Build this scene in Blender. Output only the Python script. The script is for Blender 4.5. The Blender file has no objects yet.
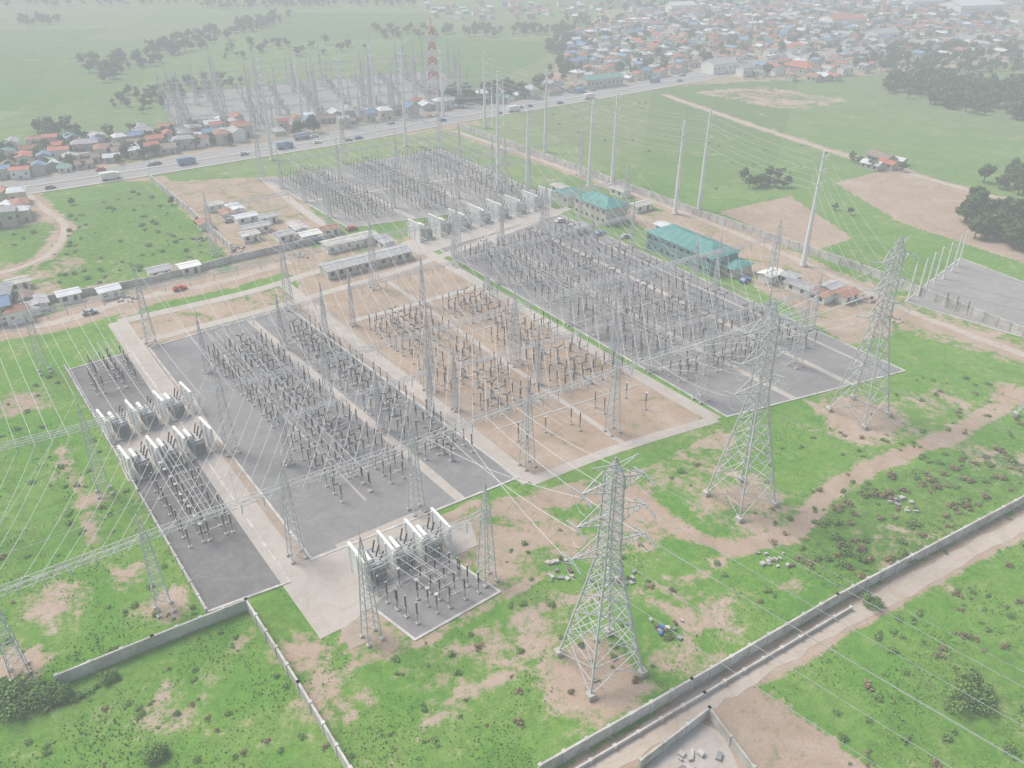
import bpy, math, random
import numpy as np
from mathutils import Vector, Matrix
random.seed(7); rng=np.random.default_rng(7)
R=random.random
def U(a,b): return a+(b-a)*random.random()
# ---------------------------------------------------------------- survey frame
F=830.0; H=110.0; PITCH=math.radians(30.25)
SP,CP=math.sin(PITCH),math.cos(PITCH)
def site(u,v,h=0.0):
    """rectify a survey point (aerial photograph) on to the ground plane, metres"""
    a=(u-512)/F; b=(v-384)/F
    z=(H-h)/(SP+b*CP)
    return np.array([z*a, z*(CP-b*SP)])
def S(pts): return [site(*p) for p in pts]
scene=bpy.context.scene
scene.view_settings.view_transform='Standard'
scene.view_settings.look='None'
scene.view_settings.exposure=0
col=scene.collection
# ---------------------------------------------------------------- materials
def newmat(name):
    m=bpy.data.materials.new(name); m.use_nodes=True
    nt=m.node_tree; nt.nodes.clear()
    out=nt.nodes.new('ShaderNodeOutputMaterial')
    b=nt.nodes.new('ShaderNodeBsdfPrincipled')
    nt.links.new(b.outputs[0],out.inputs[0])
    b.inputs['Specular IOR Level'].default_value=0.25
    return m,nt,b
def nz(nt,scale,detail=4,rough=0.55,vec=None,dist=0.0):
    n=nt.nodes.new('ShaderNodeTexNoise'); n.inputs['Scale'].default_value=scale
    n.inputs['Detail'].default_value=detail; n.inputs['Roughness'].default_value=rough
    n.inputs['Distortion'].default_value=dist
    if vec is None:
        g=nt.nodes.new('ShaderNodeNewGeometry'); vec=g.outputs['Position']
    nt.links.new(vec,n.inputs['Vector']); return n.outputs[0]
def ramp(nt,fac,stops):
    r=nt.nodes.new('ShaderNodeValToRGB'); e=r.color_ramp.elements
    while len(e)<len(stops): e.new(0.5)
    for i,(p,c) in enumerate(stops):
        e[i].position=p; e[i].color=(c[0],c[1],c[2],1) if hasattr(c,'__len__') else (c,c,c,1)
    nt.links.new(fac,r.inputs[0]); return r.outputs[0]
def mix(nt,fac,a,b,mode='MIX'):
    m=nt.nodes.new('ShaderNodeMix'); m.data_type='RGBA'; m.blend_type=mode
    for s,x in ((m.inputs[0],fac),(m.inputs[6],a),(m.inputs[7],b)):
        if hasattr(x,'is_linked'): nt.links.new(x,s)
        elif hasattr(x,'__len__'): s.default_value=(x[0],x[1],x[2],1)
        else: s.default_value=x
    return m.outputs[2]
def mth(nt,op,a,b=0.0,clamp=False):
    m=nt.nodes.new('ShaderNodeMath'); m.operation=op; m.use_clamp=clamp
    for s,x in ((m.inputs[0],a),(m.inputs[1],b)):
        if hasattr(x,'is_linked'): nt.links.new(x,s)
        else: s.default_value=x
    return m.outputs[0]
def bump(nt,b,h,strength,dist):
    n=nt.nodes.new('ShaderNodeBump'); n.inputs['Strength'].default_value=strength
    n.inputs['Distance'].default_value=dist
    nt.links.new(h,n.inputs['Height']); nt.links.new(n.outputs[0],b.inputs['Normal'])
def simple(name,c1,c2,scale=0.6,rough=0.7,metal=0.0):
    m,nt,b=newmat(name)
    n=nz(nt,scale,3,0.65)
    c=ramp(nt,n,[(0.32,c1),(0.68,c2)])
    nt.links.new(c,b.inputs['Base Color'])
    b.inputs['Roughness'].default_value=rough; b.inputs['Metallic'].default_value=metal
    return m
M={}
M['steel']=simple('galvanised_steel',(.46,.46,.47),(.62,.62,.63),0.5,0.55)
M['stl2']=simple('equipment_steel',(.3,.3,.3),(.45,.44,.43),0.8,0.6)
M['steeld']=simple('weathered_steel',(.22,.22,.23),(.36,.36,.37),0.8,0.6)
M['porc']=simple('brown_porcelain',(.065,.038,.034),(.125,.075,.06),1.5,0.3)
M['glass_ins']=simple('insulator_glass',(.35,.4,.4),(.5,.55,.55),2,0.2)
M['wire']=simple('aluminium_conductor',(.46,.46,.47),(.6,.6,.61),1,0.5)
M['paintgrey']=simple('grey_paint',(.38,.4,.41),(.5,.52,.53),0.7,0.45)
M['white']=simple('white_paint',(.74,.74,.72),(.85,.85,.83),0.5,0.6)
M['red']=simple('red_paint',(.55,.05,.025),(.65,.09,.04),0.5,0.5)
M['conc']=simple('concrete',(.42,.4,.37),(.55,.53,.49),0.35,0.9)
M['wallc']=simple('wall_concrete',(.4,.38,.36),(.66,.64,.61),0.3,0.9)
M['teal']=simple('teal_roof',(.07,.25,.235),(.12,.33,.31),0.25,0.5)
M['tealw']=simple('teal_wall',(.13,.28,.27),(.19,.36,.35),0.25,0.7)
M['beige']=simple('beige_render',(.5,.47,.4),(.62,.59,.52),0.4,0.8)
M['glass']=simple('window_glass',(.03,.04,.05),(.06,.08,.09),1,0.15)
M['rubber']=simple('rubber',(.02,.02,.02),(.03,.03,.03),1,0.8)
M['bark']=simple('bark',(.12,.09,.065),(.18,.14,.1),2,0.9)
M['blue']=simple('blue_tarp',(.03,.15,.4),(.05,.22,.5),1,0.5)
def leafmat(name,d,l,sc=.45):
    m,nt,b=newmat(name)
    oi=nt.nodes.new('ShaderNodeObjectInfo')
    n=nz(nt,sc,3,0.7)
    f=mth(nt,'ADD',n,mth(nt,'MULTIPLY',mth(nt,'SUBTRACT',oi.outputs['Random'],0.5),0.25))
    c=ramp(nt,f,[(0.3,d),(0.7,l)])
    nt.links.new(c,b.inputs['Base Color']); b.inputs['Roughness'].default_value=0.7
    return m
M['leaf']=leafmat('tree_foliage',(.05,.1,.035),(.13,.2,.07))
M['leafb']=leafmat('bush_foliage',(.1,.2,.045),(.19,.31,.08))
M['leafr']=leafmat('dry_bush_foliage',(.19,.15,.085),(.32,.25,.14))
M['blade']=leafmat('grass_blades',(.13,.29,.05),(.24,.38,.1),.3)

def gravel(name,c1,c2,c3):
    m,nt,b=newmat(name)
    n1=nz(nt,0.035,5,0.6); n2=nz(nt,0.22,7,0.78,dist=1.2); n3=nz(nt,5,2,0.8)
    c=ramp(nt,n1,[(0.3,c1),(0.7,c2)])
    c=mix(nt,ramp(nt,n2,[(0.44,0),(0.68,.8)]),c,c3)
    c=mix(nt,ramp(nt,n2,[(0.28,.5),(0.42,0)]),c,(c1[0]*.72,c1[1]*.72,c1[2]*.72))
    c=mix(nt,ramp(nt,n3,[(0.3,.4),(0.7,0)]),c,(c1[0]*.6,c1[1]*.6,c1[2]*.6))
    nt.links.new(c,b.inputs['Base Color']); b.inputs['Roughness'].default_value=.95
    return m
M['gravel']=gravel('grey_gravel',(.235,.228,.23),(.295,.288,.29),(.365,.35,.335))
M['graveld']=gravel('damp_gravel',(.175,.17,.172),(.23,.224,.226),(.31,.29,.275))
M['gravell']=gravel('pale_gravel',(.29,.285,.28),(.36,.35,.34),(.43,.4,.37))
M['pave']=gravel('concrete_paving',(.5,.455,.41),(.6,.555,.51),(.42,.35,.29))
M['asph']=gravel('asphalt',(.32,.32,.32),(.38,.38,.38),(.43,.41,.39))
M['dirtpave']=gravel('dirt_fill',(.4,.32,.26),(.5,.42,.35),(.32,.25,.19))
M['track']=gravel('dirt_track',(.5,.43,.36),(.6,.53,.46),(.4,.32,.25))
# ground
def groundmat():
    m,nt,b=newmat('grassland_and_soil')
    at=nt.nodes.new('ShaderNodeAttribute'); at.attribute_name='cover'
    sp=nt.nodes.new('ShaderNodeSeparateColor'); nt.links.new(at.outputs['Color'],sp.inputs[0])
    r,g,bb=sp.outputs
    nL=nz(nt,0.014,4,0.6,dist=.7); nM=nz(nt,0.075,6,0.68,dist=1.0); nS=nz(nt,0.5,5,0.78); nX=nz(nt,2.6,3,0.8)
    c=ramp(nt,nL,[(0.35,(.13,.305,.04)),(0.65,(.185,.345,.07))])
    c=mix(nt,ramp(nt,nM,[(0.44,0),(0.64,.8)]),c,(.27,.37,.11))
    c=mix(nt,ramp(nt,nM,[(0.3,.8),(0.42,0)]),c,(.09,.225,.04))
    c=mix(nt,ramp(nt,nS,[(0.36,.6),(0.56,0)]),c,(.09,.2,.04))
    c=mix(nt,ramp(nt,nS,[(0.58,0),(0.75,.5)]),c,(.34,.38,.17))
    c=mix(nt,ramp(nt,nX,[(0.35,.35),(0.6,0)]),c,(.07,.15,.035))
    vo=nt.nodes.new('ShaderNodeTexVoronoi'); vo.inputs['Scale'].default_value=0.008
    mp=nt.nodes.new('ShaderNodeMapping'); mp.inputs['Rotation'].default_value=(0,0,.6); mp.inputs['Scale'].default_value=(1,.5,1)
    gg=nt.nodes.new('ShaderNodeNewGeometry'); nt.links.new(gg.outputs['Position'],mp.inputs[0]); nt.links.new(mp.outputs[0],vo.inputs['Vector'])
    sv=nt.nodes.new('ShaderNodeSeparateColor'); nt.links.new(vo.outputs['Color'],sv.inputs[0])
    fc=ramp(nt,sv.outputs[0],[(0,(.13,.23,.08)),(.35,(.2,.29,.12)),(.6,(.28,.33,.18)),(.85,(.15,.23,.09)),(1,(.34,.31,.22))])
    fc=mix(nt,ramp(nt,nM,[(0.35,.5),(0.65,0)]),fc,(.12,.19,.075))
    c=mix(nt,bb,c,fc)
    gf=mth(nt,'MULTIPLY',g,ramp(nt,nS,[(0.35,1),(0.62,.1)]),True)
    c=mix(nt,gf,c,(.09,.13,.045))
    sc=ramp(nt,nM,[(0.3,(.38,.275,.205)),(0.55,(.48,.375,.295)),(0.75,(.57,.48,.4))])
    sc=mix(nt,ramp(nt,nX,[(0.35,.45),(0.65,0)]),sc,(.31,.23,.17))
    sc=mix(nt,ramp(nt,nS,[(0.3,.6),(0.48,0)]),sc,(.29,.25,.16))
    noise=mth(nt,'ADD',mth(nt,'MULTIPLY',mth(nt,'SUBTRACT',nS,.48),1.5),mth(nt,'MULTIPLY',mth(nt,'SUBTRACT',nM,.48),2.1))
    df=mth(nt,'ADD',r,noise)
    df=ramp(nt,df,[(0.36,0),(0.66,1)])
    c=mix(nt,df,c,sc)
    nt.links.new(c,b.inputs['Base Color']); b.inputs['Roughness'].default_value=1
    b.inputs['Specular IOR Level'].default_value=.0
    bump(nt,b,nS,0.6,0.6)
    return m
M['ground']=groundmat()
# ---------------------------------------------------------------- mesh builder
class MB:
    def __init__(s): s.v=[]; s.f=[]; s.m=[]; s.mats=[]
    def mi(s,k):
        if k not in s.mats: s.mats.append(k)
        return s.mats.index(k)
    def prism(s,p0,p1,w0,k,w1=None,n=4,cap=False,rot=.7854):
        w1=w0 if w1 is None else w1
        p0=Vector(p0);p1=Vector(p1); d=(p1-p0)
        if d.length<1e-6: return
        d.normalize()
        a=Vector((0,0,1)) if abs(d.z)<.95 else Vector((1,0,0))
        x=d.cross(a).normalized(); y=x.cross(d)
        b=len(s.v); m=s.mi(k)
        for p,w in ((p0,w0),(p1,w1)):
            for i in range(n):
                t=rot+i*6.28318/n
                s.v.append(tuple(p+(x*math.cos(t)+y*math.sin(t))*w))
        for i in range(n):
            j=(i+1)%n; s.f.append((b+i,b+j,b+n+j,b+n+i)); s.m.append(m)
        if cap:
            s.f.append(tuple(b+n+i for i in range(n))); s.m.append(m)
            s.f.append(tuple(b+n-1-i for i in range(n))); s.m.append(m)
    def box(s,c,sz,k,ang=0.0):
        b=len(s.v); m=s.mi(k); ca,sa=math.cos(ang),math.sin(ang)
        for dz in (-.5,.5):
            for dx,dy in ((-.5,-.5),(.5,-.5),(.5,.5),(-.5,.5)):
                x,y=dx*sz[0],dy*sz[1]
                s.v.append((c[0]+x*ca-y*sa,c[1]+x*sa+y*ca,c[2]+dz*sz[2]))
        for f in ((3,2,1,0),(4,5,6,7),(0,1,5,4),(1,2,6,5),(2,3,7,6),(3,0,4,7)):
            s.f.append(tuple(b+i for i in f)); s.m.append(m)
    def poly(s,pts,k):
        b=len(s.v); s.v+= [tuple(p) for p in pts]; s.f.append(tuple(range(b,b+len(pts)))); s.m.append(s.mi(k))
    def lathe(s,o,ax,prof,k,n=8):
        o=Vector(o); ax=Vector(ax).normalized()
        a=Vector((0,0,1)) if abs(ax.z)<.95 else Vector((1,0,0))
        x=ax.cross(a).normalized(); y=x.cross(ax); b=len(s.v); m=s.mi(k)
        for t,r in prof:
            for i in range(n):
                q=i*6.28318/n; s.v.append(tuple(o+ax*t+(x*math.cos(q)+y*math.sin(q))*r))
        for r in range(len(prof)-1):
            for i in range(n):
                j=(i+1)%n; s.f.append((b+r*n+i,b+r*n+j,b+(r+1)*n+j,b+(r+1)*n+i)); s.m.append(m)
        e=b+(len(prof)-1)*n
        s.f.append(tuple(e+i for i in range(n))); s.m.append(m)
    def insul(s,o,ax,L,r,k='porc',sheds=6):
        pr=[]
        for i in range(sheds):
            t=L*i/sheds; pr+=[(t,r*.6),(t+L/sheds*.35,r),(t+L/sheds*.6,r*.6)]
        pr.append((L,r*.6)); s.lathe(o,ax,pr,k,6)
    def mesh(s,name):
        me=bpy.data.meshes.new(name); me.from_pydata(s.v,[],s.f)
        for k in s.mats: me.materials.append(M[k])
        me.polygons.foreach_set('material_index',s.m); me.update(); return me
    def obj(s,name,parent=None,loc=(0,0,0),rz=0):
        return put(name,s.mesh(name),loc,rz,parent=parent)
def put(name,me,loc=(0,0,0),rz=0,sc=1,parent=None):
    o=bpy.data.objects.new(name,me); o.location=loc; o.rotation_euler=(0,0,rz)
    o.scale=(sc,sc,sc) if not hasattr(sc,'__len__') else sc
    col.objects.link(o)
    if parent: o.parent=parent
    return o
def empty(name,loc=(0,0,0),rz=0):
    return put(name,None,loc,rz)
# ---------------------------------------------------------------- ground cover
paths=[
 ([(640,495),(680,532),(735,549),(795,533),(828,492),(880,462),(950,437),(1000,408)],4.5,.95,0),
 ([(890,312),(960,332),(1040,362)],9,1,0),
 ([(545,500),(600,492),(640,495)],7,.8,0),
 ([(330,712),(440,655),(560,600),(650,590),(705,575),(735,549)],2,.6,0),
 ([(338,722),(448,664),(540,622)],1.2,.55,0),
 ([(430,720),(520,665)],2,.65,0),
 ([(590,778),(690,708),(840,621),(1040,512)],5,1.3,0),
 ([(-20,335),(60,322),(130,300),(210,285),(290,262),(340,250)],14,.9,0),
 ([(-20,280),(45,258),(66,228),(45,210),(25,190)],7,.95,0),
 ([(60,450),(78,490),(95,540)],3,.65,0),
 ([(130,180),(160,178),(235,255)],6,.75,0),
 ([(665,95),(760,128),(860,160),(940,182),(1040,210)],6,1.1,0),
 ([(455,132),(560,168),(700,220),(800,262),(905,310)],7,.8,0),
 ([(0,455),(40,555)],.8,.6,1),([(28,440),(75,545)],.8,.6,1),([(0,520),(30,600)],.8,.6,1),([(52,430),(110,550)],.8,.6,1),
]
blobs=[((600,676),9,.85),((740,508),11,.62),((858,418),10,.85),((18,405),7,.6),((166,607),4,.75),((20,668),5,.65),
 ((690,610),8,.5),((540,640),6,.45),((90,500),4,.55),((1010,395),6,.7),((640,520),9,.65),((560,540),8,.65),((300,655),5,.65),((240,640),3,.5),
 ((800,600),7,.45),((900,560),9,.4),((120,580),5,.45),((60,600),6,.4),((440,690),5,.45),((480,640),7,.45),((700,480),8,.45),((180,700),7,.35),
 ((1000,460),9,.4),((940,400),8,.45),((320,690),5,.45),((650,650),6,.5),((700,660),6,.45),((60,265),12,.55),((100,290),10,.5),((20,300),8,.6),((180,270),10,.5)]
polys=[
 ([(160,182),(275,176),(330,225),(300,262),(240,262)],.68,0),
 ([(296,283),(425,248),(708,416),(534,478)],.85,0),
 ([(280,262),(430,232),(440,248),(300,285)],.58,0),
 ([(325,590),(350,672),(430,645),(500,605),(560,570),(545,495),(470,500)],.58,0),
 ([(120,318),(290,285),(292,308),(147,347)],.62,0),
 ([(610,205),(690,215),(760,235),(870,285),(935,325),(850,345),(760,290),(650,235)],.66,0),
 ([(610,775),(715,698),(770,690),(880,775)],.72,0),
 ([(836,183),(900,166),(1040,222),(1040,268),(985,250),(900,222)],1.6,0),
 ([(718,212),(790,196),(852,238),(812,252)],1.1,0),
 ([(690,92),(760,86),(850,100),(800,112)],.5,0),
 ([(0,195),(30,195),(45,222),(0,230)],.7,0),
 ([(-10,300),(60,285),(75,310),(-10,330)],.55,0),
 ([(-10,262),(50,262),(60,285),(-10,300)],.45,0),
 ([(60,300),(230,262),(290,262),(120,318)],.55,0),
 ([(170,142),(470,105),(480,125),(170,165)],.55,0),
 ([(540,85),(600,10),(1030,-10),(1030,60),(880,75),(600,90)],.55,0),
 ([(-10,150),(240,122),(240,150),(-10,186)],.6,0),
 ([(560,485),(640,470),(720,430),(760,450),(640,500),(580,510)],.45,0),
 ([(860,275),(1030,330),(1030,370),(900,330)],.38,0),
 ([(-10,690),(60,682),(95,700),(-10,722)],.7,1),
 ([(770,540),(870,480),(1000,445),(1040,480),(840,600)],.5,1),
 ([(-10,235),(140,185),(225,250),(60,300)],.35,1),
 ([(820,255),(870,240),(1030,290),(1030,330)],.3,1),
 ([(280,600),(330,640),(360,760),(345,768),(250,620)],.2,1),
 ([(920,640),(1030,640),(1030,768),(850,768)],.3,1),
]
P_w=[(S(p),w,v,c) for p,w,v,c in paths]; B_w=[(site(*p),r,v) for p,r,v in blobs]; Y_w=[(S(p),v,c) for p,v,c in polys]
def inpoly(X,Y,P):
    r=np.zeros(X.shape,bool); n=len(P)
    for i in range(n):
        x1,y1=P[i]; x2,y2=P[(i+1)%n]
        if abs(y2-y1)<1e-9: continue
        c=((y1>Y)!=(y2>Y))&(X<(x2-x1)*(Y-y1)/(y2-y1)+x1); r^=c
    return r
def dline(X,Y,P):
    d=np.full(X.shape,1e9)
    for a,b in zip(P[:-1],P[1:]):
        e=b-a; L=e@e; t=np.clip(((X-a[0])*e[0]+(Y-a[1])*e[1])/L,0,1)
        d=np.minimum(d,np.hypot(X-a[0]-t*e[0],Y-a[1]-t*e[1]))
    return d
def cover(X,Y):
    out=np.zeros(X.shape+(3,))
    for P,v,c in Y_w: out[...,c]=np.maximum(out[...,c],inpoly(X,Y,P)*v)
    for P,w,v,c in P_w:
        d=dline(X,Y,P); out[...,c]=np.maximum(out[...,c],v*np.clip((w*.5+1.5-d)/3.0,0,1))
    for p,r,v in B_w:
        d=np.hypot(X-p[0],Y-p[1]); out[...,0]=np.maximum(out[...,0],v*np.clip(1.5-d/r,0,1))
    out[...,2]=np.clip((Y-230)/250,0,1)*.9
    return out
def axis(a,b,step,a2,b2,step2,far0,far1):
    m=np.arange(a,b,step); l=np.arange(a2,a,step2); r=np.arange(b,b2,step2)
    return np.unique(np.concatenate([np.linspace(far0,a2,12)[:-1],l,m,r,np.linspace(b2,far1,12)]))
xs=axis(-190,210,1.2,-850,850,4,-6000,6000); ys=axis(60,400,1.2,20,1400,4,-3000,9000)
X,Y=np.meshgrid(xs,ys); nx,ny=len(xs),len(ys)
co=np.zeros((nx*ny,3),np.float32); co[:,0]=X.ravel(); co[:,1]=Y.ravel()
me=bpy.data.meshes.new('ground'); me.vertices.add(nx*ny); me.vertices.foreach_set('co',co.ravel())
ii,jj=np.meshgrid(np.arange(nx-1),np.arange(ny-1)); q=(jj*nx+ii).ravel()
fq=np.stack([q,q+1,q+nx+1,q+nx],1).astype(np.int32); nf=len(fq)
me.loops.add(nf*4); me.loops.foreach_set('vertex_index',fq.ravel()); me.polygons.add(nf)
me.polygons.foreach_set('loop_start',np.arange(0,nf*4,4,dtype=np.int32))
me.update(calc_edges=True)
ca=me.color_attributes.new('cover','FLOAT_COLOR','POINT')
cv=cover(X,Y).reshape(-1,3); ca.data.foreach_set('color',np.concatenate([cv,np.ones((len(cv),1))],1).astype(np.float32).ravel())
me.materials.append(M['ground']); put('ground',me)

EXCL=[]
def sheet(name,pts,z,k,excl=True):
    mb=MB(); P=S(pts); mb.poly([(p[0],p[1],z) for p in P],k); o=mb.obj(name)
    if o.data.polygons[0].normal.z<0: o.data.flip_normals()
    if excl: EXCL.append(P)
    return P
def ribbon_w(mb,P,w,z,k,off=0.0,jit=0.0):
    n=len(P); L=[];Rr=[]
    for i in range(n):
        a=P[max(0,i-1)]; b=P[min(n-1,i+1)]; d=(b-a)/np.linalg.norm(b-a); nrm=np.array([-d[1],d[0]])
        L.append(P[i]+nrm*(off+w/2+U(-jit,jit))); Rr.append(P[i]+nrm*(off-w/2+U(-jit,jit)))
    for i in range(n-1):
        mb.poly([(Rr[i][0],Rr[i][1],z),(Rr[i+1][0],Rr[i+1][1],z),(L[i+1][0],L[i+1][1],z),(L[i][0],L[i][1],z)],k)
def smooth(P,n=6):
    out=[]
    for i in range(len(P)-1):
        p0=P[max(0,i-1)];p1=P[i];p2=P[i+1];p3=P[min(len(P)-1,i+2)]
        for j in range(n):
            t=j/n; out.append(.5*((2*p1)+(p2-p0)*t+(2*p0-5*p1+4*p2-p3)*t*t+(3*p1-p0-3*p2+p3)*t**3))
    out.append(P[-1]); return out
def strip_excl(P,w):
    for a,b in zip(P[:-1],P[1:]):
        d=(b-a)/np.linalg.norm(b-a); n=np.array([-d[1],d[0]])*w/2; EXCL.append([a+n,b+n,b-n,a-n])
def road(name,pts,w,z,k,n=6,jit=0):
    mb=MB(); P=smooth(S(pts),n); ribbon_w(mb,P,w,z,k,0,jit); strip_excl(P[::3]+[P[-1]],w+.5); return mb.obj(name)
# ---------------------------------------------------------------- yards
class Yard:
    def __init__(s,name,quad,k='gravel',z=.04,kerb=True,surface=True):
        s.q=[np.array(site(*p)) for p in quad] # TL TR BR BL
        if surface:
            sheet(name,quad,z,k)
        else: EXCL.append(s.q)
        if kerb:
            mb=MB(); Q=s.q
            for i in range(4):
                a,b=Q[i],Q[(i+1)%4]; d=b-a; L=np.linalg.norm(d); c=(a+b)/2
                mb.box((c[0],c[1],.09+.002*i),(L+.4,.5,.18),'wallc',math.atan2(d[1],d[0]))
            mb.obj('yard_kerb')
        TL,TR,BR,BL=s.q
        B=(TR-TL)+(BR-BL); A=(TL-BL)+(TR-BR); s.B=B/np.linalg.norm(B); s.A=A/np.linalg.norm(A)
        s.ang=math.atan2(s.B[1],s.B[0]); s.name=name
    def P(s,a,t):
        TL,TR,BR,BL=s.q; return (BL*(1-a)+BR*a)*(1-t)+(TL*(1-a)+TR*a)*t
def m_bus():
    mb=MB(); mb.box((0,0,.15),(.7,.7,.3),'conc')
    mb.prism((0,0,.3),(0,0,2.2),.12,'stl2',n=6); mb.box((0,0,2.25),(.5,.5,.1),'stl2')
    mb.insul((0,0,2.3),(0,0,1),2.5,.2); mb.box((0,0,4.9),(.35,.2,.16),'steel'); return mb.mesh('bus_support_insulator')
def m_ds():
    mb=MB()
    for x in (-1.6,1.6):
        mb.box((x,0,.15),(.7,.7,.3),'conc'); mb.prism((x,0,.3),(x,0,2.4),.12,'stl2',n=6)
    mb.box((0,0,2.5),(4.0,.28,.18),'stl2')
    for x in (-1.5,1.5): mb.insul((x,0,2.6),(0,0,1),2.1,.2)
    mb.prism((-1.9,0,4.8),(1.9,0,4.8),.05,'stl2',n=5); mb.prism((0,0,4.8),(.9,0,5.7),.045,'stl2',n=5)
    mb.box((-1.6,.3,1.2),(.35,.3,.5),'paintgrey'); return mb.mesh('disconnect_switch')
def m_cb():
    mb=MB(); mb.box((0,0,.15),(1.4,1.1,.3),'conc'); mb.box((0,0,1.3),(.9,.6,1.2),'paintgrey')
    for x in (-.35,.35):
        for y in (-.25,.25): mb.prism((x,y,.3),(x,y,.7),.06,'stl2')
    mb.prism((0,0,1.9),(0,0,2.3),.18,'stl2',n=8); mb.insul((0,0,2.3),(0,0,1),2.0,.23)
    mb.box((0,0,4.45),(.4,.3,.3),'stl2')
    mb.insul((.2,0,4.55),(1,0,.28),1.3,.2); mb.insul((-.2,0,4.55),(-1,0,.28),1.3,.2)
    return mb.mesh('circuit_breaker')
def m_ct():
    mb=MB(); mb.box((0,0,.15),(.9,.9,.3),'conc')
    for x in (-.25,.25):
        for y in (-.25,.25): mb.prism((x,y,.3),(x,y,2.2),.05,'stl2')
    mb.box((0,0,2.3),(.6,.6,.22),'stl2'); mb.insul((0,0,2.4),(0,0,1),2.1,.27)
    mb.lathe((0,0,4.45),(0,0,1),[(0,.2),(.1,.3),(.45,.3),(.65,.14)],'paintgrey'); return mb.mesh('current_transformer')
def m_sa():
    mb=MB(); mb.box((0,0,.15),(.6,.6,.3),'conc'); mb.prism((0,0,.3),(0,0,2.2),.12,'stl2',n=6)
    mb.insul((0,0,2.2),(0,0,1),2.3,.2); mb.lathe((0,0,4.5),(0,0,1),[(0,.12),(.02,.4),(.1,.4),(.12,.1)],'steel',10)
    return mb.mesh('surge_arrester')
EQ={'b':('bus_support_insulator',m_bus()),'d':('disconnect_switch',m_ds()),'c':('circuit_breaker',m_cb()),'t':('current_transformer',m_ct()),'s':('surge_arrester',m_sa())}
def equip(k,p,ang): put(EQ[k][0],EQ[k][1],(p[0]+U(-.12,.12),p[1]+U(-.12,.12),.04),ang+U(-.03,.03),U(.94,1.08))
def wire(mb,a,b,sag=0.0,r=.035,seg=8,k='wire'):
    a=Vector(a);b=Vector(b); prev=a
    n=1 if sag==0 else seg
    for i in range(1,n+1):
        t=i/n; p=a.lerp(b,t); p.z-=4*sag*t*(1-t); mb.prism(prev,p,r,k,n=3); prev=p
def fill(y,cols,t0,t1,nb,ph=3.4,skip=.06,wires=True):
    mb=MB()
    for i in range(nb):
        tc=t0+(t1-t0)*(i+.5)/nb+U(-.004,.004)
        miss=random.choice([None,None,cols[random.randrange(len(cols))][0]])
        for o in (-1,0,1):
            last=None
            for s_,k in cols:
                p=y.P(s_,tc)+y.A*o*ph
                if s_==miss or R()<skip: last=None; continue
                equip(k,p,y.ang)
                if wires and last is not None and R()<.8: wire(mb,(last[0],last[1],5),(p[0],p[1],5),.25,.028,3)
                last=p
    if wires:
        for s_ in (cols[1][0],cols[-2][0]):
            for o in (-1.8,0,1.8):
                a=y.P(s_,t0)+y.B*o; b=y.P(s_,t1)+y.B*o
                mb.prism((a[0],a[1],7.2),(b[0],b[1],7.2),.06,'wire',n=4)
        mb.obj('busbar_conductors')
def strip(y,s_,t0,t1,w,name='concrete_path',z=.07):
    mb=MB(); ribbon_w(mb,[y.P(s_,t0),y.P(s_,t1)],w,z,'pave'); mb.obj(name)
def cross(y,t,s0,s1,w,name='cable_trench',z=.085):
    mb=MB(); ribbon_w(mb,[y.P(s0,t),y.P(s1,t)],w,z,'conc'); mb.obj(name)

YL=Yard('gravel_yard',[(68,370),(132,352),(290,582),(208,612)],'graveld')
Y1=Yard('gravel_yard',[(149,348),(288,308),(518,478),(312,560)])
YM=Yard('soil_yard',[(302,283),(424,251),(704,416),(532,473)],surface=False,kerb=False)
Y3=Yard('gravel_yard',[(438,249),(560,215),(905,371),(727,417)])
Y4=Yard('gravel_yard',[(268,180),(440,149),(556,200),(348,228)],'gravell')
Y5=Yard('gravel_yard',[(160,96),(440,70),(482,106),(180,146)],'gravell',kerb=False)
YF=Yard('gravel_yard',[(362,600),(452,560),(500,592),(415,640)])
YR=Yard('gravel_yard',[(905,302),(960,258),(1070,300),(1070,352)],'gravell')
sheet('dirt_apron',[(120,328),(148,346),(311,560),(335,626),(290,584),(133,352)],.02,'dirtpave')
sheet('dirt_apron',[(288,307),(300,284),(532,474),(519,479)],.021,'dirtpave')
road('concrete_road',[(117,322),(185,422),(240,502),(335,632)],5.5,.06,'pave')
road('concrete_road',[(284,284),(330,322),(430,400),(530,482)],4,.06,'pave')
road('concrete_road',[(412,243),(500,296),(600,354),(716,420)],4,.06,'pave')
road('concrete_road',[(530,482),(620,448),(716,419)],3,.05,'pave')
road('concrete_road',[(130,345),(290,303),(425,262),(560,212)],3.5,.05,'pave')
road('concrete_road',[(118,322),(250,292),(330,268),(440,243),(570,208)],4,.055,'pave')
road('concrete_road',[(262,178),(300,208),(345,240)],3.5,.06,'pave')
road('dirt_track',[(586,778),(690,710),(840,622),(1040,514)],3.6,.03,'track',14,.5)
road('dirt_track',[(-20,333),(60,321),(130,300),(210,284),(290,262)],4,.03,'track',14,.6)
road('dirt_track',[(-20,279),(45,257),(65,228),(46,210),(25,192)],2.6,.03,'track',10,.4)
road('dirt_track',[(665,95),(760,128),(860,160),(940,182),(1040,210)],3.4,.03,'track',10,.4)
road('dirt_track',[(455,131),(560,167),(700,219),(800,261),(905,309),(960,331),(1040,361)],3.2,.03,'track',12,.4)
sheet('concrete_slab',[(640,775),(668,745),(700,722),(722,733),(740,770)],.05,'pave')
sheet('concrete_apron',[(300,562),(345,545),(470,520),(478,545),(400,585),(345,628)],.075,'pave')
sheet('concrete_apron',[(335,545),(420,510),(470,545),(372,590)],.085,'pave')
sheet('dirt_apron',[(330,606),(350,598),(372,640),(350,650)],.05,'dirtpave')
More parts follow.
